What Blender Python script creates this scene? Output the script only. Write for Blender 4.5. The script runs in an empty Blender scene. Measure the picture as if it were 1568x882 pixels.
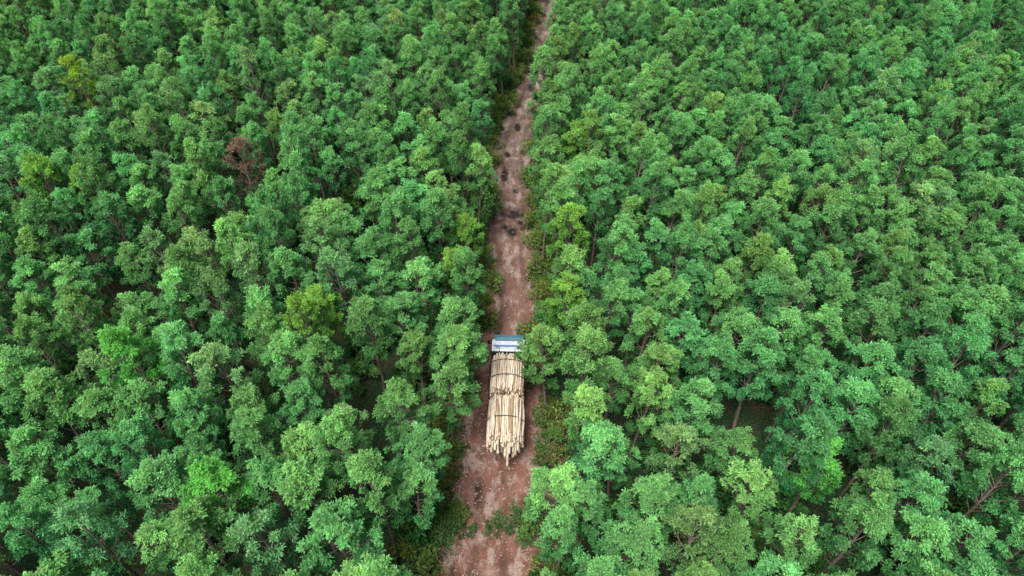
import bpy, bmesh, math, random, time
import numpy as np
from mathutils import Vector, noise, Matrix

scene = bpy.context.scene
random.seed(7)
T0=time.time()
def tick(s): print('TICK',s,round(time.time()-T0,1))

# ------------------------------------------------------------------ helpers
def link(o, parent=None):
    scene.collection.objects.link(o)
    if parent: o.parent = parent
    return o

def empty(name, loc=(0,0,0), rot=(0,0,0)):
    e = bpy.data.objects.new(name, None)
    e.location = loc; e.rotation_euler = rot
    e.empty_display_size = 0.5
    return link(e)

def mat_nodes(name):
    m = bpy.data.materials.new(name); m.use_nodes = True
    nt = m.node_tree; nt.nodes.clear()
    return m, nt, nt.nodes, nt.links

def simple_mat(name, col, rough=0.6, metal=0.0, var=0.25, scale=6.0, bump=0.0, coat=0.0, spec=0.5):
    m, nt, N, L = mat_nodes(name)
    out = N.new('ShaderNodeOutputMaterial'); b = N.new('ShaderNodeBsdfPrincipled')
    tc = N.new('ShaderNodeTexCoord'); nz = N.new('ShaderNodeTexNoise')
    nz.inputs['Scale'].default_value = scale; nz.inputs['Detail'].default_value = 6
    L.new(tc.outputs['Object'], nz.inputs['Vector'])
    r = N.new('ShaderNodeValToRGB')
    r.color_ramp.elements[0].position = 0.3; r.color_ramp.elements[1].position = 0.7
    r.color_ramp.elements[0].color = (*[c*(1-var) for c in col], 1)
    r.color_ramp.elements[1].color = (*[min(1, c*(1+var*0.5)) for c in col], 1)
    L.new(nz.outputs['Fac'], r.inputs['Fac']); L.new(r.outputs['Color'], b.inputs['Base Color'])
    b.inputs['Roughness'].default_value = rough; b.inputs['Metallic'].default_value = metal
    b.inputs['Coat Weight'].default_value = coat; b.inputs['Specular IOR Level'].default_value = spec
    if bump:
        bp = N.new('ShaderNodeBump'); bp.inputs['Strength'].default_value = bump
        L.new(nz.outputs['Fac'], bp.inputs['Height']); L.new(bp.outputs['Normal'], b.inputs['Normal'])
    L.new(b.outputs['BSDF'], out.inputs['Surface'])
    return m

# ------------------------------------------------------------------ materials
def leaf_material():
    m, nt, N, L = mat_nodes('acacia_leaf')
    out = N.new('ShaderNodeOutputMaterial')
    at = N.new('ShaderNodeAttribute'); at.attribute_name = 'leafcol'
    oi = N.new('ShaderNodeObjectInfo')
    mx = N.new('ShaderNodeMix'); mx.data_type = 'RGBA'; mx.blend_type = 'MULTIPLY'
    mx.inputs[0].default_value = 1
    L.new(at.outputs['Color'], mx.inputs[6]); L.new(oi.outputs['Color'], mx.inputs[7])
    p = N.new('ShaderNodeBsdfDiffuse')
    t = N.new('ShaderNodeBsdfTranslucent')
    br = N.new('ShaderNodeMix'); br.data_type='RGBA'; br.blend_type='MULTIPLY'; br.inputs[0].default_value=1
    br.inputs[7].default_value = (1.4, 1.25, 0.8, 1)
    L.new(mx.outputs[2], br.inputs[6])
    L.new(mx.outputs[2], p.inputs['Color']); L.new(br.outputs[2], t.inputs['Color'])
    s = N.new('ShaderNodeMixShader'); s.inputs[0].default_value = 0.34
    L.new(p.outputs[0], s.inputs[1]); L.new(t.outputs[0], s.inputs[2])
    L.new(s.outputs[0], out.inputs['Surface'])
    return m
M_LEAF = leaf_material()
M_BARK = simple_mat('bark', (0.22, 0.17, 0.14), 0.9, var=0.4, scale=4)

# ------------------------------------------------------------------ tree builder
class MB:
    def __init__(s): s.v=[]; s.f=[]; s.n=0
    def tube(s, pts, rad, sides=5):
        base = s.n
        for i,(p,r) in enumerate(zip(pts,rad)):
            p = np.asarray(p,float)
            d = np.asarray(pts[min(i+1,len(pts)-1)],float)-np.asarray(pts[max(i-1,0)],float)
            d /= np.linalg.norm(d)+1e-9
            a = np.cross(d,[0.3,0.9,0.2]); a/=np.linalg.norm(a)+1e-9
            b = np.cross(d,a)
            for k in range(sides):
                t=2*math.pi*k/sides
                s.v.append(tuple(p+r*(math.cos(t)*a+math.sin(t)*b)))
        for i in range(len(pts)-1):
            for k in range(sides):
                k2=(k+1)%sides
                s.f.append((base+i*sides+k, base+i*sides+k2, base+(i+1)*sides+k2, base+(i+1)*sides+k))
        s.n += len(pts)*sides

def nrm(a): return a/(np.linalg.norm(a,axis=-1,keepdims=True)+1e-9)

def leaf_tree(name, seed, H=10.0, R=1.75, crown0=4.2, nlimb=26, tpl=5, lpt=62, leafL=0.16, leafW=0.034,
              basecol=(0.142,0.385,0.130), shrub=False, tuft=1.0):
    g = np.random.default_rng(seed)
    mb = MB()
    lean = g.normal(0,0.22,2)
    def trunk(z):
        t=z/H
        return np.array([lean[0]*t*t*1.2+0.08*math.sin(t*5+seed), lean[1]*t*t*1.2+0.08*math.cos(t*4+seed), z])
    if not shrub:
        zs = np.linspace(-0.3, H*0.95, 9)
        mb.tube([trunk(z) for z in zs], [0.11*(1-z/H)**0.8+0.015 for z in np.clip(zs,0,H*0.95)], 7)
    tips=[]
    ga = g.uniform(0,6.28)
    for i in range(nlimb):
        u = ((i+0.5)/nlimb)**0.74
        prof = max(0.08,1-(max(0,u-0.42)/0.62)**2.0) if u>0.42 else 0.6+0.4*u/0.42
        rr = R*prof*g.uniform(0.66,1.14)
        ang = ga + i*2.39996 + g.normal(0,0.3)
        z = crown0 + (H-crown0)*u + g.normal(0,0.17)
        c = trunk(min(z,H))
        tip = np.array([c[0]+rr*math.cos(ang), c[1]+rr*math.sin(ang), z])
        z0 = max(0.05 if shrub else crown0*0.7, z-rr*g.uniform(0.8,1.3)-0.3)
        st = trunk(z0) if not shrub else np.array([g.normal(0,.1),g.normal(0,.1),0])
        mid = st*0.5+tip*0.5+np.array([0,0,-0.12])+g.normal(0,0.05,3)
        mb.tube([st,mid,tip],[0.032,0.02,0.008],4)
        tips.append((tip,mid,u,ang))
    tips.append((trunk(H), trunk(H*0.9),1.0,0))
    tc=[]; tax=[]; tu=[]; tr=[]; tb=[]
    for tip,mid,u,ang in tips:
        bright = g.uniform(0.8,1.2)
        for k in range(tpl):
            o = g.normal(0,1,3); o/=np.linalg.norm(o)+1e-6
            o *= g.uniform(0.16,0.42)*tuft
            o[2]*=0.75
            if k==0: o*=0.2
            p = tip+o
            if k==tpl-1: p = tip*0.5+mid*0.5+o*0.7
            tc.append(p)
            ax = np.array([p[0]-trunk(H*0.5)[0], p[1]-trunk(H*0.5)[1], 0.0])
            ax = ax/(np.linalg.norm(ax)+0.3)*0.8+np.array([0,0,0.75])+o*0.9
            tax.append(ax/np.linalg.norm(ax)); tu.append(u)
            tr.append(g.uniform(0.7,1.2)*(0.8 if k==tpl-1 else 1)); tb.append(bright*g.uniform(0.82,1.18))
            mb.tube([tip*0.5+mid*0.5,p],[0.01,0.005],3)
    tc=np.array(tc); tax=np.array(tax); tu=np.array(tu); tr=np.array(tr); tb=np.array(tb)
    T=len(tc); n=T*lpt
    idx=np.repeat(np.arange(T),lpt)
    d = nrm(nrm(g.normal(0,1,(n,3)))*0.95+tax[idx]*0.75)
    base = tc[idx]+d*(g.uniform(0.02,0.19,(n,1))*tr[idx][:,None])+g.normal(0,0.05,(n,3))
    Ls = leafL*g.uniform(0.65,1.25,(n,1)); W = leafW*g.uniform(0.75,1.3,(n,1))
    up = nrm(np.array([0,0,1.0])+g.normal(0,0.42,(n,3)))
    s = nrm(np.cross(d,up)); 
    droop = np.zeros((n,3)); droop[:,2] = -Ls[:,0]*g.uniform(0.0,0.35,n)
    v0=base; v1=base+d*Ls*0.45+s*W; v2=base+d*Ls+droop; v3=base+d*Ls*0.45-s*W
    lv=np.stack([v0,v1,v2,v3],1).reshape(-1,3)
    off=mb.n
    lf=(np.arange(n*4).reshape(-1,4)+off)
    V = np.concatenate([np.array(mb.v),lv]).astype(np.float32)
    FA = np.concatenate([np.array(mb.f,np.int32).reshape(-1,4),lf.astype(np.int32)])
    me=bpy.data.meshes.new(name)
    me.vertices.add(len(V)); me.vertices.foreach_set('co',V.ravel())
    me.loops.add(FA.size); me.loops.foreach_set('vertex_index',FA.ravel())
    me.polygons.add(len(FA)); me.polygons.foreach_set('loop_start',np.arange(0,FA.size,4,dtype=np.int32))
    me.materials.append(M_LEAF); me.materials.append(M_BARK)
    mi=np.zeros(len(FA),np.int32); mi[:len(mb.f)]=1
    me.update(calc_edges=True)
    me.polygons.foreach_set('material_index',mi)
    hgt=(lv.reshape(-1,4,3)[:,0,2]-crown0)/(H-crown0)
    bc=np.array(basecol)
    # leaf age by height, with lower-crown shade and top highlight painted into the colour
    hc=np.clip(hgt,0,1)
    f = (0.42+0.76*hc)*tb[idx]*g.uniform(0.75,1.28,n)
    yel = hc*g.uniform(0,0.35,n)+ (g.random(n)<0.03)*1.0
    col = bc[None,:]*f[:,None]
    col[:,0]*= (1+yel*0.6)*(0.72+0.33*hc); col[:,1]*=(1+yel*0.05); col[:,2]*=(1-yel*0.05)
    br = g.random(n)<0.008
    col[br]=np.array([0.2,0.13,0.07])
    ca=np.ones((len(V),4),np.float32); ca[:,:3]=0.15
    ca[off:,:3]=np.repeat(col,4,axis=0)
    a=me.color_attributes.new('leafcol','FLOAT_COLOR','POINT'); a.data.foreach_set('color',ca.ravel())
    me.update()
    return me

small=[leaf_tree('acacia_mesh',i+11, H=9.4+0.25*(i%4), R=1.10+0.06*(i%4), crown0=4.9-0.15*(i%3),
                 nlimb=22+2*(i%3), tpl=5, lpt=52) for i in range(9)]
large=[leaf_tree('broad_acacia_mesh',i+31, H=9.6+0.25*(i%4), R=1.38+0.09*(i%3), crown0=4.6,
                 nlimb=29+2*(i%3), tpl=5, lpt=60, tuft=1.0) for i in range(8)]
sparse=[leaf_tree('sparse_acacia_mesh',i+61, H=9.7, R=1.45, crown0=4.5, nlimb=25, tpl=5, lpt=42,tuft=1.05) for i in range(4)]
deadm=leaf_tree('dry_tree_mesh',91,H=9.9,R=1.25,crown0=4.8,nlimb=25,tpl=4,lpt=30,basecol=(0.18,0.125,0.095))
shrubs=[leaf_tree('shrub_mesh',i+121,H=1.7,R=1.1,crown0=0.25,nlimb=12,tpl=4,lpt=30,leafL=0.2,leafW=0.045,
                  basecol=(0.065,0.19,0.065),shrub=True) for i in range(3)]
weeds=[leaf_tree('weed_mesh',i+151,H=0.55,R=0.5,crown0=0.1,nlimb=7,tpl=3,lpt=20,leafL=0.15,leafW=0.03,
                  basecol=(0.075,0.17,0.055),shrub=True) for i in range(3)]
tick('trees')

# ------------------------------------------------------------------ road path
RP=[(-30,-5.0),(0,-2.9),(15.4,-1.6),(25.9,-0.74),(38.5,0.0),(51.3,0.1),(59,0.15),(66,1.3),(72,2.8),(80,4.3),(94,5.8),(115,9.6),(150,18.5),(190,28)]
ry=np.array([p[0] for p in RP]); rx=np.array([p[1] for p in RP])
def road_x(y):
    return float(np.mean(np.interp([y-3.5,y-1.7,y,y+1.7,y+3.5],ry,rx)))+0.25*noise.noise((y*0.12,7.7,0))

# ------------------------------------------------------------------ ground
def graded(lo,hi,step,far):
    a=list(np.arange(lo,hi+1e-6,step))
    return [-far,-far*0.4,lo-150,lo-40]+a+[hi+40,hi+150,far*0.4,far]
gx=graded(-60,60,1.0,2500.0); gy=graded(-12,120,1.0,2500.0)
V=[];F=[]
for y in gy:
    cx=road_x(y); wd=2.7+1.3*math.exp(-((y-23)/5.5)**2)
    for x in gx:
        dx=abs(x-cx); k=min(1,max(0,(dx-wd)/1.2)); k=k*k*(3-2*k)
        z=-0.32*(1-k)+k*(0.12*noise.noise((x*0.12,y*0.12,1.3))+0.06*noise.noise((x*0.6,y*0.6,5.3)))
        V.append((x,y,z))
nx=len(gx)
for j in range(len(gy)-1):
    for i in range(nx-1):
        F.append((j*nx+i,j*nx+i+1,(j+1)*nx+i+1,(j+1)*nx+i))
me=bpy.data.meshes.new('ground'); me.from_pydata(V,[],F); me.polygons.foreach_set('use_smooth',[True]*len(F))
ground=link(bpy.data.objects.new('ground',me))
m,nt,N,L=mat_nodes('forest_floor')
out=N.new('ShaderNodeOutputMaterial'); b=N.new('ShaderNodeBsdfPrincipled'); b.inputs['Roughness'].default_value=0.95
b.inputs['Specular IOR Level'].default_value=0.1
geo=N.new('ShaderNodeNewGeometry')
n1=N.new('ShaderNodeTexNoise'); n1.inputs['Scale'].default_value=0.5; n1.inputs['Detail'].default_value=8
n2=N.new('ShaderNodeTexNoise'); n2.inputs['Scale'].default_value=7; n2.inputs['Detail'].default_value=8
L.new(geo.outputs['Position'],n1.inputs['Vector']); L.new(geo.outputs['Position'],n2.inputs['Vector'])
r1=N.new('ShaderNodeValToRGB'); e=r1.color_ramp.elements
e[0].position=0.45; e[0].color=(0.022,0.055,0.024,1); e[1].position=0.78; e[1].color=(0.075,0.058,0.038,1)
r2=N.new('ShaderNodeValToRGB'); e=r2.color_ramp.elements
e[0].position=0.35; e[0].color=(0.45,0.45,0.45,1); e[1].position=0.68; e[1].color=(1.5,1.4,1.3,1)
mx=N.new('ShaderNodeMix'); mx.data_type='RGBA'; mx.blend_type='MULTIPLY'; mx.inputs[0].default_value=1
L.new(n1.outputs['Fac'],r1.inputs['Fac']); L.new(n2.outputs['Fac'],r2.inputs['Fac'])
L.new(r1.outputs['Color'],mx.inputs[6]); L.new(r2.outputs['Color'],mx.inputs[7]); L.new(mx.outputs[2],b.inputs['Base Color'])
bp=N.new('ShaderNodeBump'); bp.inputs['Strength'].default_value=0.8; bp.inputs['Distance'].default_value=0.1
L.new(n2.outputs['Fac'],bp.inputs['Height']); L.new(bp.outputs['Normal'],b.inputs['Normal']); L.new(b.outputs[0],out.inputs[0])
me.materials.append(m)
tick('ground')

# ------------------------------------------------------------------ dirt road
holes=[(0.2,48.7,0.65,0.85),(0.0,46.2,0.50,0.6),(0.75,47.5,0.3,0.35),(-0.6,46.9,0.3,0.35),(0.35,52.0,0.3,0.35),
       (0.6,63.0,0.4,0.9),(-0.5,58,0.35,0.6),(-0.75,54.5,0.3,1.1),(2.2,71,0.4,1.0),(-2.3,20.9,0.3,0.8)]
ncx=72; half=5.2
ysr=np.arange(-16,140,0.16)
V=[];C=[]
for y in ysr:
    cx=road_x(y)
    nr=1/(1+math.exp((y-30)/2.0))
    wl=2.3+0.55*nr+0.7*noise.noise((y*0.16,3.1,0)); wr=2.3+0.35*nr+0.7*noise.noise((y*0.16,9.1,0))
    bump=math.exp(-((y-23)/4.5)**2); wl+=0.9*bump; wr+=1.7*bump
    for i in range(ncx+1):
        d=-half+2*half*i/ncx; x=cx+d; w=wl if d<0 else wr
        z=0.03
        rut=math.exp(-((abs(d+0.3*noise.noise((y*0.15,1,1)))-0.95)/0.28)**2)*(0.65+0.6*noise.noise((x*0.5,y*0.25,4)))
        rut=min(1,max(0,rut))
        z-=0.09*rut
        z+=0.04*noise.noise((x*1.1,y*1.1,0.5))+0.025*noise.noise((x*4,y*4,0.1))
        wet=0
        for hx,hy,a,bb in holes:
            if abs(y-hy)>2.5: continue
            q=((x-hx)/a)**2+((y-hy)/bb)**2+0.9*noise.noise((x*2.2,y*2.2,3))
            if q<3:
                q=max(q,0); h=math.exp(-q*q*0.8); z-=0.12*h; wet=max(wet,h)
        ed=abs(d)-w+0.35*noise.noise((x*1.3,y*1.3,8))
        if ed>0: z-=min(0.6,ed*0.45)
        else: z+=0.05*math.exp(-(ed/0.25)**2)
        V.append((x,y,z)); C.append((rut,wet,min(1,max(0,(ed+0.9)/1.2)),1))
F=[];k=ncx+1
for j in range(len(ysr)-1):
    for i in range(ncx): F.append((j*k+i,j*k+i+1,(j+1)*k+i+1,(j+1)*k+i))
me=bpy.data.meshes.new('dirt_road'); me.from_pydata(V,[],F); me.polygons.foreach_set('use_smooth',[True]*len(F))
a=me.color_attributes.new('rd','FLOAT_COLOR','POINT'); a.data.foreach_set('color',np.array(C,np.float32).ravel())
road=link(bpy.data.objects.new('dirt_road',me))
m,nt,N,L=mat_nodes('red_laterite_soil')
out=N.new('ShaderNodeOutputMaterial'); b=N.new('ShaderNodeBsdfPrincipled'); b.inputs['Specular IOR Level'].default_value=0.3
geo=N.new('ShaderNodeNewGeometry'); at=N.new('ShaderNodeAttribute'); at.attribute_name='rd'
sc=N.new('ShaderNodeSeparateColor'); L.new(at.outputs['Color'],sc.inputs[0])
sx=N.new('ShaderNodeSeparateXYZ'); L.new(geo.outputs['Position'],sx.inputs[0])
def nz(scale,detail=8,rough=0.6,vec=None):
    n=N.new('ShaderNodeTexNoise'); n.inputs['Scale'].default_value=scale; n.inputs['Detail'].default_value=detail
    n.inputs['Roughness'].default_value=rough; L.new(vec or geo.outputs['Position'],n.inputs['Vector']); return n
def ramp(fac,p0,c0,p1,c1):
    r=N.new('ShaderNodeValToRGB'); e=r.color_ramp.elements
    e[0].position=p0; e[0].color=(*c0,1); e[1].position=p1; e[1].color=(*c1,1); L.new(fac,r.inputs['Fac']); return r.outputs['Color']
def mix(fac,a_,b_,mode='MIX'):
    x=N.new('ShaderNodeMix'); x.data_type='RGBA'; x.blend_type=mode
    if isinstance(fac,float): x.inputs[0].default_value=fac
    else: L.new(fac,x.inputs[0])
    for s_,v_ in ((6,a_),(7,b_)):
        if isinstance(v_,tuple): x.inputs[s_].default_value=(*v_,1)
        else: L.new(v_,x.inputs[s_])
    return x.outputs[2]
def mul(a_,k_):
    q=N.new('ShaderNodeMath'); q.operation='MULTIPLY'; L.new(a_,q.inputs[0])
    if isinstance(k_,float): q.inputs[1].default_value=k_
    else: L.new(k_,q.inputs[1])
    return q.outputs[0]
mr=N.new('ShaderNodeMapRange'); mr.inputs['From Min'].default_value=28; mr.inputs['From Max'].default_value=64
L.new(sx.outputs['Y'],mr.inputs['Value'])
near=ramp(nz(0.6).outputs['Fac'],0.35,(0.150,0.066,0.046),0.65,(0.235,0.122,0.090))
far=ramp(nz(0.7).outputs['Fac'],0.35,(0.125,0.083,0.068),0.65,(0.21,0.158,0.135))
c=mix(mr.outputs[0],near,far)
mp=N.new('ShaderNodeMapping'); mp.inputs['Scale'].default_value=(1.0,0.45,1); L.new(geo.outputs['Position'],mp.inputs['Vector'])
wetn=ramp(nz(0.8,9,0.7,mp.outputs[0]).outputs['Fac'],0.40,(1,1,1),0.53,(0,0,0))
c=mix(mul(wetn,0.6),c,(0.070,0.036,0.026))
c=mix(mul(sc.outputs[0],0.75),c,(0.066,0.034,0.025))
pale=ramp(nz(1.1,10,0.66,mp.outputs[0]).outputs['Fac'],0.50,(0,0,0),0.59,(1,1,1))
inv=N.new('ShaderNodeMath'); inv.operation='SUBTRACT'; inv.inputs[0].default_value=1; L.new(sc.outputs[2],inv.inputs[1])
invr=N.new('ShaderNodeMath'); invr.operation='SUBTRACT'; invr.inputs[0].default_value=1; L.new(sc.outputs[0],invr.inputs[1])
c=mix(mul(mul(mul(pale,inv.outputs[0]),invr.outputs[0]),0.7),c,(0.35,0.275,0.24))
c=mix(1.0,c,ramp(nz(7,10,0.8).outputs['Fac'],0.3,(0.55,0.54,0.53),0.7,(1.40,1.39,1.38)),'MULTIPLY')
c=mix(mul(sc.outputs[2],ramp(nz(2.2).outputs['Fac'],0.4,(0,0,0),0.6,(1,1,1))),c,(0.075,0.045,0.028))
c=mix(sc.outputs[1],c,(0.028,0.019,0.015))
L.new(c,b.inputs['Base Color'])
wr_=N.new('ShaderNodeMath'); wr_.operation='MAXIMUM'; L.new(sc.outputs[1],wr_.inputs[0]); L.new(mul(sc.outputs[0],0.7),wr_.inputs[1])
rr=N.new('ShaderNodeMapRange'); rr.inputs['To Min'].default_value=0.8; rr.inputs['To Max'].default_value=0.42; L.new(wr_.outputs[0],rr.inputs['Value'])
L.new(rr.outputs[0],b.inputs['Roughness'])
bp=N.new('ShaderNodeBump'); bp.inputs['Strength'].default_value=0.9; bp.inputs['Distance'].default_value=0.06
L.new(nz(9,8,0.7).outputs['Fac'],bp.inputs['Height']); L.new(bp.outputs['Normal'],b.inputs['Normal'])
L.new(b.outputs[0],out.inputs[0]); me.materials.append(m)
tick('road')

# puddles
M_WATER=simple_mat('muddy_water',(0.03,0.022,0.017),0.2,var=0.2,scale=2,spec=0.3)
bm=bmesh.new()
for hx,hy,a_,b_ in holes[:-1]:
    vs=[bm.verts.new((hx+a_*0.7*math.cos(t),hy+b_*0.7*math.sin(t),-0.06)) for t in np.linspace(0,2*math.pi,24,endpoint=False)]
    bm.faces.new(vs)
me=bpy.data.meshes.new('puddles'); bm.to_mesh(me); bm.free(); me.materials.append(M_WATER)
link(bpy.data.objects.new('puddles',me))

# stones / wood chips / litter on the road
g=np.random.default_rng(3)
OV=np.array([(1,0,0),(0,1,0),(-1,0,0),(0,-1,0),(0,0,1),(0,0,-1)],float)
OF=[(0,1,4),(1,2,4),(2,3,4),(3,0,4),(1,0,5),(2,1,5),(3,2,5),(0,3,5)]
V=[];F=[];MI=[]
for i in range(7500):
    y=g.uniform(6,32) if i%2 else g.uniform(6,95); cx=road_x(y)
    if i%3: d=(2.1+abs(g.normal(0,0.8)))*g.choice([-1,1])
    else: d=g.uniform(-2.6,2.6)
    if y<32 and g.random()<0.4: d=-abs(d)
    s=g.uniform(0.02,0.07); lng=g.uniform(1,3.5) if g.random()<0.4 else 1.2
    P=OV*g.uniform(0.75,1.2,(6,1))*np.array([s*lng,s,s*0.6]); a_=g.uniform(0,6.28)
    ca,sa=math.cos(a_),math.sin(a_)
    Q=np.stack([P[:,0]*ca-P[:,1]*sa+cx+d,P[:,0]*sa+P[:,1]*ca+y,P[:,2]+0.03-0.05*(abs(d)>3)],1)
    n0=len(V); V+=Q.tolist(); F+=[(a+n0,b_+n0,c_+n0) for a,b_,c_ in OF]; MI+=[int(g.choice([0,0,1,2]))]*8
me=bpy.data.meshes.new('road_debris'); me.from_pydata(V,[],F); me.polygons.foreach_set('material_index',MI)
for mm in (simple_mat('stone',(0.28,0.225,0.195),0.9),simple_mat('wood_chip',(0.40,0.31,0.23),0.9),simple_mat('dead_leaf',(0.12,0.055,0.035),0.9)): me.materials.append(mm)
link(bpy.data.objects.new('road_debris',me))
tick('debris')

# ------------------------------------------------------------------ plantation
forest=empty('acacia_plantation'); under=empty('undergrowth_shrubs'); weedp=empty('roadside_weeds')
special=[(-39.8,57.0,'y'),(-36.5,42.0,'l'),(-33.3,43.0,'l'),(-12.6,30.4,'l'),(-13.2,27.6,'l'),(-4.0,35.3,'l'),(5.2,50,'l'),(3.9,31.4,'l'),
         (17.2,18.8,'g'),(-15.8,16.8,'g'),(-22.8,25.4,'g'),(4.0,37,'l'),(-3.6,38.8,'l'),(-21.3,44.4,'d'),
         (-3.75,27.6,'n'),(-3.6,30.4,'n'),(-4.1,24.7,'n')]
g=np.random.default_rng(21); cnt=0
def place(x,yy,wide,kind=None):
    global cnt
    cx=road_x(yy); dx=x-cx
    if kind is None:
        clr=2.6 if wide<0.5 else 2.9
        clr+=0.35*noise.noise((yy*0.2,3.3 if dx>0 else 8.1,3))
        if yy>52 and dx<0: clr-=0.5
        if 18.5<yy<26.5 and dx>0: clr=5.3
        if 8<yy<=18.5 and dx>0: clr=3.5
        if 8<yy<22.5 and dx<0: clr=4.1
        if 22.5<=yy<34 and dx<0: clr=2.9
        if 26.5<=yy<33: clr=max(clr,2.85)
        if abs(dx)<clr-1.25: return
        if abs(dx)<clr: x=cx+math.copysign(clr+g.uniform(0,0.3),dx); dx=x-cx
        if g.random()<0.025: return
        for sx_,sy_,t in special:
            if (x-sx_)**2+(yy-sy_)**2<(3.6 if t=='d' else 2.8): return
    big = noise.noise((x*0.045,yy*0.045,4.0))
    left = x<cx and yy<62
    pl = 0.8 if wide>0.5 else 0.10
    sp_prob = 0.03+ (0.24 if (left and x<-8) else 0)+0.15*max(0,big)
    isp=False
    if kind is None and g.random()<sp_prob: me=sparse[g.integers(len(sparse))]; isp=True
    else: me = large[g.integers(len(large))] if g.random()<pl else small[g.integers(len(small))]
    sc_=g.uniform(0.84,1.16); zz=g.uniform(0.80,1.12)
    n1_=noise.noise((x*0.06,yy*0.06,0)); n2_=noise.noise((x*0.2,yy*0.2,9))
    v=1.0+0.11*g.normal()+0.18*n2_; v=max(0.72,min(1.25,v))
    warm=0.28*n1_+0.16*g.normal()
    warm+=0.20*math.exp(-(abs(dx)/7)**2)
    if x>20: warm-=0.06
    if yy>60: v*=0.96
    warm=max(-0.28,min(0.45,warm))
    r_=v*(1+0.65*warm); g_=v*(1+0.03*warm); b_=v*(1-0.3*warm)
    if isp: r_*=1.18; g_*=0.98; b_*=1.10
    if kind=='y': r_,g_,b_=1.75,1.15,0.45; zz=1.1
    if kind=='l': r_,g_,b_=1.25,1.05,0.6
    if kind=='g': r_,g_,b_=0.9,1.12,0.7
    if kind=='n': me=large[g.integers(len(large))]; sc_=1.05; zz=0.85
    if kind=='d': me=deadm; r_,g_,b_=1.0,1.0,1.0; zz=1.1; sc_=1.1
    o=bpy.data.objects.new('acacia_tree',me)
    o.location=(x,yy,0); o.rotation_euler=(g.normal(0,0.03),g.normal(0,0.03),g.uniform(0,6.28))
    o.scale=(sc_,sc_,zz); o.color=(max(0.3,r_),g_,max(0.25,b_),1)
    link(o,forest); cnt+=1
    if abs(x)<yy*0.62+18 and g.random()<0.5:
        ux=x+g.uniform(-1.6,1.6); uy=yy+g.uniform(-1.5,1.5)
        if abs(ux-road_x(uy))>(3.3 if uy>28 else 4.6):
            o=bpy.data.objects.new('shrub',shrubs[g.integers(3)]); o.location=(ux,uy,-0.05)
            s=g.uniform(0.7,1.7); o.scale=(s,s,s*g.uniform(0.7,1.5)); o.rotation_euler=(0,0,g.uniform(0,6.28))
            w=g.uniform(0.7,1.3); o.color=(w*g.uniform(0.8,1.4),w,w*0.8,1); link(o,under)
for sx_,sy_,t in special: place(sx_,sy_,1 if sy_<44 else 0,t)
for side in (-1,1):
    y=1.0; row=0
    while y<118:
        nearf=1 if (y<28 if side>0 else y<42) else 0
        sp=3.0 if nearf else (2.7 if side<0 else 2.6)
        cx0=road_x(y)
        xs=cx0+side*(2.9+np.arange(0,110,sp)+(sp*0.5 if row%2 else 0))
        for x0 in xs:
            if abs(x0)>y*0.66+25: break
            place(x0+g.normal(0,0.3),y+g.normal(0,0.28),nearf)
        y+=sp*0.89; row+=1
for i in range(470):
    y=g.uniform(8,100); cx=road_x(y); d=(g.normal(2.6,0.35))*g.choice([-1,1])
    if y<28: d*=1.5
    s=g.uniform(0.5,1.9)
    o=bpy.data.objects.new('weed',weeds[g.integers(3)]); o.location=(cx+d,y,-0.02); o.scale=(s,s,s)
    o.rotation_euler=(0,0,g.uniform(0,6.28)); w=g.uniform(0.8,1.4); o.color=(w*g.uniform(0.9,1.6),w,w*0.8,1); link(o,weedp)
for (x,y,s) in [(-4.0,18.4,1.5),(-3.4,18.3,1.1),(-2.7,18.1,0.7),(-1.5,18.5,0.7),(-0.6,18.3,1.0),(0.1,18.4,1.3),(0.8,18.7,1.6),(1.3,19.4,1.5)]:
    o=bpy.data.objects.new('weed',weeds[g.integers(3)]); o.location=(x,y,0); o.scale=(s,s,s); o.rotation_euler=(0,0,g.uniform(0,6)); link(o,weedp)
print('TREES',cnt); tick('forest')

# ------------------------------------------------------------------ logging truck
TX,TY=-0.50,22.7
truck=empty('logging_truck',(TX,TY,0.0),(0,0,-0.028))
M_STEEL=simple_mat('truck_steel',(0.06,0.065,0.075),0.5,0.6)
M_TYRE=simple_mat('tyre',(0.025,0.022,0.02),0.9)
M_RIM=simple_mat('rim',(0.35,0.33,0.3),0.5,0.5)
M_WHITE=simple_mat('cab_paint_white',(0.52,0.56,0.61),0.45,var=0.3,scale=3,coat=0.2)
M_TEAL=simple_mat('visor_teal',(0.05,0.15,0.20),0.35,coat=0.3)
M_BLUE=simple_mat('cab_blue',(0.06,0.15,0.31),0.4,coat=0.3)
M_GLASS=simple_mat('windscreen_glass',(0.02,0.03,0.035),0.05)
M_RED=simple_mat('tail_lamp',(0.45,0.03,0.02),0.3)
M_STRAP=simple_mat('strap',(0.06,0.05,0.045),0.8)
M_BED=simple_mat('bed_paint',(0.04,0.07,0.10),0.6,var=0.5)

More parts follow.
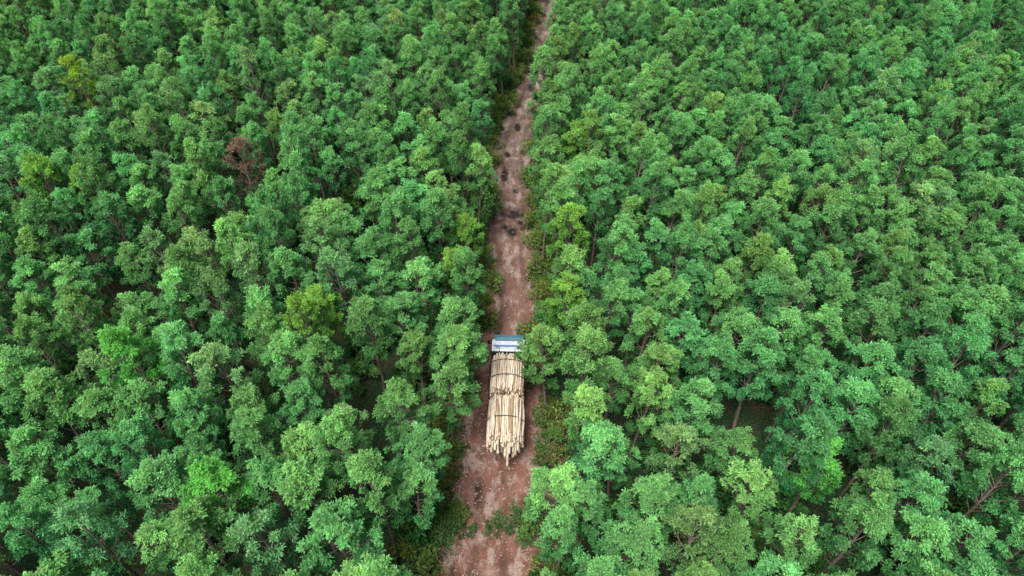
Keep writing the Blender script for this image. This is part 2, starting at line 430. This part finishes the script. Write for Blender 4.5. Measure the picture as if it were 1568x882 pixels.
def box(name,c,s,mat,bev=0.02,rot=(0,0,0)):
    bm=bmesh.new(); bmesh.ops.create_cube(bm,size=1,matrix=Matrix.Diagonal((*s,1)))
    if bev: bmesh.ops.bevel(bm,geom=bm.edges[:],offset=bev,segments=2,affect='EDGES')
    me=bpy.data.meshes.new(name); bm.to_mesh(me); bm.free(); me.materials.append(mat)
    o=bpy.data.objects.new(name,me); o.location=c; o.rotation_euler=rot; return link(o,truck)
def cyl(name,c,r,h,mat,axis='X',seg=28,bev=0.03):
    bm=bmesh.new(); bmesh.ops.create_cone(bm,segments=seg,radius1=r,radius2=r,depth=h,cap_ends=True)
    if bev: bmesh.ops.bevel(bm,geom=[e for e in bm.edges if len(e.link_faces)==2 and abs(e.calc_face_angle(0))>1],offset=bev,segments=2,affect='EDGES')
    me=bpy.data.meshes.new(name); bm.to_mesh(me); bm.free(); me.materials.append(mat)
    o=bpy.data.objects.new(name,me); o.location=c
    if axis=='X': o.rotation_euler=(0,math.pi/2,0)
    if axis=='Y': o.rotation_euler=(math.pi/2,0,0)
    return link(o,truck)
for sx_ in (-0.42,0.42): box('chassis_rail',(sx_,5.05,0.82),(0.1,7.6,0.22),M_STEEL)
box('cargo_bed',(0,4.25,1.12),(2.42,6.1,0.14),M_BED)
for yy in np.arange(1.4,7.2,0.9): box('bed_crossmember',(0,yy,0.99),(2.3,0.08,0.1),M_STEEL,0.01)
box('rear_bumper',(0,1.2,0.62),(2.2,0.1,0.16),M_STEEL)
for sx_ in (-0.95,0.95):
    box('tail_lamp',(sx_,1.13,0.85),(0.34,0.06,0.14),M_RED,0.01)
    box('mud_flap',(sx_,1.4,0.55),(0.5,0.03,0.5),M_TYRE,0.005)
for wy in (2.1,3.3):
    cyl('axle',(0,wy,0.5),0.07,2.1,M_STEEL,bev=0)
    for sx_ in (-1,1):
        for k_ in (0.80,1.09):
            cyl('wheel_tyre',(sx_*k_,wy,0.5),0.5,0.26,M_TYRE)
        cyl('wheel_rim',(sx_*1.215,wy,0.5),0.28,0.03,M_RIM,bev=0)
for sx_ in (-1,1):
    cyl('wheel_tyre',(sx_*1.05,7.95,0.5),0.5,0.28,M_TYRE)
    cyl('wheel_rim',(sx_*1.19,7.95,0.5),0.28,0.03,M_RIM,bev=0)
cyl('axle',(0,7.95,0.5),0.07,2.0,M_STEEL,bev=0)
cyl('fuel_tank',(0.95,5.2,0.72),0.28,1.1,M_RIM,axis='Y')
box('tool_box',(-0.95,5.2,0.72),(0.4,0.9,0.42),M_BED)
prof=[(7.42,0.75),(7.42,2.70),(7.52,2.86),(8.55,2.88),(8.78,2.76),(9.12,1.75),(9.18,1.55),(9.18,0.55),(8.5,0.55),(8.45,0.9),(7.5,0.9)]
bm=bmesh.new(); hw=1.22
A=[bm.verts.new((-hw,p[0],p[1])) for p in prof]; B=[bm.verts.new((hw,p[0],p[1])) for p in prof]
for v in bm.verts:
    if v.co.z>1.7: v.co.x*=1-0.03*(v.co.z-1.7)
bm.faces.new(A); bm.faces.new(B[::-1])
for i in range(len(prof)):
    j=(i+1)%len(prof); bm.faces.new((A[j],A[i],B[i],B[j]))
bmesh.ops.recalc_face_normals(bm,faces=bm.faces[:])
bmesh.ops.bevel(bm,geom=bm.edges[:],offset=0.045,segments=3,affect='EDGES')
me=bpy.data.meshes.new('cab'); bm.to_mesh(me); bm.free(); me.materials.append(M_WHITE); link(bpy.data.objects.new('cab',me),truck)
box('windscreen',(0,8.965,2.25),(2.0,0.03,0.82),M_GLASS,0.01,(math.radians(18.5),0,0))
for sx_ in (-1,1):
    box('door_window',(sx_*1.21,8.35,2.1),(0.03,0.7,0.6),M_GLASS,0.01)
    box('door_seam',(sx_*1.225,7.92,1.6),(0.012,0.015,1.5),M_STEEL,0)
    box('mirror',(sx_*1.45,8.95,2.1),(0.2,0.07,0.42),M_STEEL)
    box('mirror_arm',(sx_*1.31,8.95,2.32),(0.22,0.03,0.03),M_STEEL,0.005)
    box('headlamp',(sx_*0.9,9.2,0.95),(0.36,0.05,0.2),M_RIM,0.01)
box('grille',(0,9.2,1.25),(1.5,0.03,0.35),M_STEEL,0.01)
box('front_bumper',(0,9.25,0.6),(2.4,0.16,0.3),M_BLUE)
box('sun_visor',(0,8.98,2.80),(2.2,0.34,0.05),M_TEAL,0.02,(math.radians(-14),0,0))
box('wind_deflector',(0,8.55,3.02),(2.0,0.22,0.16),M_TEAL,0.05,(math.radians(14),0,0))
box('roof_stripe',(0,8.02,2.90),(2.15,0.14,0.04),M_BLUE,0.01)
for yy in (7.72,7.86,8.2,8.33): box('roof_rib',(0,yy,2.895),(2.1,0.05,0.035),M_WHITE,0.012)
box('exhaust_vent',(-0.75,7.8,2.93),(0.3,0.22,0.1),M_RIM)
box('headboard',(0,7.34,2.15),(2.4,0.07,1.95),M_STEEL,0.01)
cyl('rolled_tarpaulin',(0,7.45,3.10),0.12,2.25,M_WHITE,bev=0.04)
for q in (0.5,-0.6,0.95,-1.0): box('tarp_band',(q,7.45,3.10),(0.05,0.27,0.27),M_BLUE,0.05)
for yy in (1.3,2.2,3.1,4.3,5.3,6.6):
    for sx_ in (-1,1): box('stake',(sx_*1.235,yy,1.95),(0.06,0.09,1.7),M_STEEL,0.01)
def log_mat():
    m,nt,N,L=mat_nodes('peeled_log'); out=N.new('ShaderNodeOutputMaterial'); b=N.new('ShaderNodeBsdfPrincipled'); b.inputs['Roughness'].default_value=0.8
    b.inputs['Specular IOR Level'].default_value=0.2
    at=N.new('ShaderNodeAttribute'); at.attribute_name='logcol'; tc=N.new('ShaderNodeTexCoord')
    mp=N.new('ShaderNodeMapping'); mp.inputs['Scale'].default_value=(9,1.2,9); L.new(tc.outputs['Object'],mp.inputs['Vector'])
    n=N.new('ShaderNodeTexNoise'); n.inputs['Scale'].default_value=2.2; n.inputs['Detail'].default_value=9; L.new(mp.outputs[0],n.inputs['Vector'])
    r=N.new('ShaderNodeValToRGB'); e=r.color_ramp.elements; e[0].position=0.32; e[0].color=(0.6,0.5,0.4,1); e[1].position=0.52; e[1].color=(1.05,1.03,1.0,1)
    L.new(n.outputs['Fac'],r.inputs['Fac'])
    mx=N.new('ShaderNodeMix'); mx.data_type='RGBA'; mx.blend_type='MULTIPLY'; mx.inputs[0].default_value=1
    L.new(at.outputs['Color'],mx.inputs[6]); L.new(r.outputs[0],mx.inputs[7]); L.new(mx.outputs[2],b.inputs['Base Color']); L.new(b.outputs[0],out.inputs[0]); return m
M_LOG=log_mat()
g=np.random.default_rng(5); LV=[];LF=[];LC=[]
def add_log(x,z,y0,y1,r0,r1,dx=0,dz=0):
    n0=len(LV); S=8; K=5
    bend=g.normal(0,0.03,2)
    t=g.random(); col=np.array([0.59,0.52,0.42])*g.uniform(0.78,1.12)
    if t<0.10: col=np.array([0.38,0.27,0.17])*g.uniform(0.8,1.1)
    elif t<0.14: col=np.array([0.22,0.175,0.145])
    for k in range(K):
        u=k/(K-1); y=y0+(y1-y0)*u; rr=r0+(r1-r0)*u; sw=math.sin(u*math.pi)
        for s in range(S):
            a=2*math.pi*s/S
            LV.append((x+dx*u+bend[0]*sw+rr*math.cos(a), y, z+dz*u+bend[1]*sw+rr*math.sin(a))); LC.append((*col,1))
    for k in range(K-1):
        for s in range(S):
            s2=(s+1)%S; LF.append((n0+k*S+s,n0+k*S+s2,n0+(k+1)*S+s2,n0+(k+1)*S+s))
    for k in (0,K-1):
        b0=len(LV)
        for s in range(S): LV.append(LV[n0+k*S+s]); LC.append((0.46,0.34,0.21,1))
        LF.append(tuple(range(b0,b0+S)) if k else tuple(range(b0+S-1,b0-1,-1)))
def bundle(ya,yb,ztop,jit,wid=1.16,under=0.0,jf=None):
    z=1.26
    while z<ztop+0.06:
        top=(z-1.26)/(ztop-1.26)
        w=wid*(1.0 if top<0.72 else 1.0-0.30*((top-0.72)/0.28)**1.6)
        x=-w+g.uniform(0,0.06)
        while x<w:
            r=g.uniform(0.05,0.088)
            x+=r
            add_log(min(w,x),z+g.normal(0,0.03),ya+under*(1-top)+g.normal(0,jit),yb+g.normal(0,jf or jit*0.6),r*g.uniform(0.9,1.1),r*g.uniform(0.65,0.95),g.normal(0,0.05),g.normal(0,0.03))
            x+=r*1.04
        z+=0.13
bundle(4.08,7.0,3.20,0.13,jf=0.1)
bundle(0.2,3.48,3.16,0.36,1.2,under=0.7,jf=0.12)
for i in range(13): 
    x=g.uniform(-0.9,0.9); add_log(x,3.27+0.02*g.normal(),4.05+g.normal(0,0.15),6.5+g.normal(0,0.3),0.07,0.05,g.normal(0,0.12),g.normal(0,0.03))
for i in range(14):
    x=g.uniform(-0.95,0.95); add_log(x,3.28+0.02*g.normal(),0.25+g.normal(0,0.4),3.3+g.normal(0,0.12),0.075,0.055,g.normal(0,0.08),g.normal(0,0.03))
for i in range(4):
    x=g.uniform(-0.9,0.7); add_log(x,2.95+0.1*g.normal(),3.3+g.uniform(0,0.3),4.3+g.uniform(0,0.3),0.06,0.05,g.normal(0,0.4),0.05)
for x,z,y0 in [(0.24,2.75,-1.5),(0.33,2.9,-0.7),(0.75,2.3,-0.45),(-0.15,2.4,-0.3),(0.95,2.4,-0.3),(-0.6,2.7,-0.35),(0.05,2.3,-0.6),(0.55,2.1,-0.5),(-0.95,2.7,0.0),(-0.4,2.5,-0.5)]:
    add_log(x,z,y0,2.8,0.085,0.065,g.normal(0,0.05),0.2)
me=bpy.data.meshes.new('log_load'); me.from_pydata(LV,[],LF); me.materials.append(M_LOG)
a=me.color_attributes.new('logcol','FLOAT_COLOR','POINT'); a.data.foreach_set('color',np.array(LC,np.float32).ravel())
sm=[len(f)==4 for f in LF]; me.polygons.foreach_set('use_smooth',sm)
link(bpy.data.objects.new('log_load',me),truck)
for yy,zt in ((1.75,3.38),(5.1,3.38),(6.4,3.34)):
    pts=[(-1.30,yy,1.15),(-1.30,yy,2.75),(-1.08,yy,3.14),(-0.62,yy+0.05,zt),(0,yy+0.09,zt+0.03),(0.62,yy+0.04,zt),(1.08,yy,3.14),(1.30,yy,2.75),(1.30,yy,1.15)]
    mb=MB(); mb.tube(pts,[0.03]*len(pts),6)
    me=bpy.data.meshes.new('strap'); me.from_pydata(mb.v,[],mb.f); me.materials.append(M_STRAP); link(bpy.data.objects.new('strap',me),truck)

# ------------------------------------------------------------------ light
w=bpy.data.worlds.new('World'); scene.world=w; w.use_nodes=True
nt=w.node_tree; nt.nodes.clear()
o=nt.nodes.new('ShaderNodeOutputWorld'); bg=nt.nodes.new('ShaderNodeBackground'); sk=nt.nodes.new('ShaderNodeTexSky')
sk.sky_type='NISHITA'; sk.sun_disc=False
EL,AZ=math.radians(66),math.radians(-150)
sk.sun_elevation=EL; sk.sun_rotation=AZ; sk.air_density=1.0; sk.dust_density=4.0
bg.inputs['Strength'].default_value=0.15
nt.links.new(sk.outputs[0],bg.inputs[0]); nt.links.new(bg.outputs[0],o.inputs[0])
sd=bpy.data.lights.new('sun','SUN'); sd.energy=5.0; sd.angle=math.radians(25); sd.color=(1,0.97,0.93)
so=link(bpy.data.objects.new('sun',sd))
dirv=Vector((math.sin(AZ)*math.cos(EL),math.cos(AZ)*math.cos(EL),math.sin(EL)))
so.rotation_euler=(-dirv).to_track_quat('-Z','Y').to_euler(); so.location=(0,40,60)

# ------------------------------------------------------------------ camera
cd=bpy.data.cameras.new('camera'); cd.lens=24; cd.sensor_width=36; cd.clip_end=6000
co=link(bpy.data.objects.new('camera',cd)); co.location=(0,0,42); co.rotation_euler=(math.radians(90-47),0,0)
scene.camera=co
scene.view_settings.view_transform='Standard'; scene.view_settings.look='None'; scene.view_settings.exposure=0
tick('done')
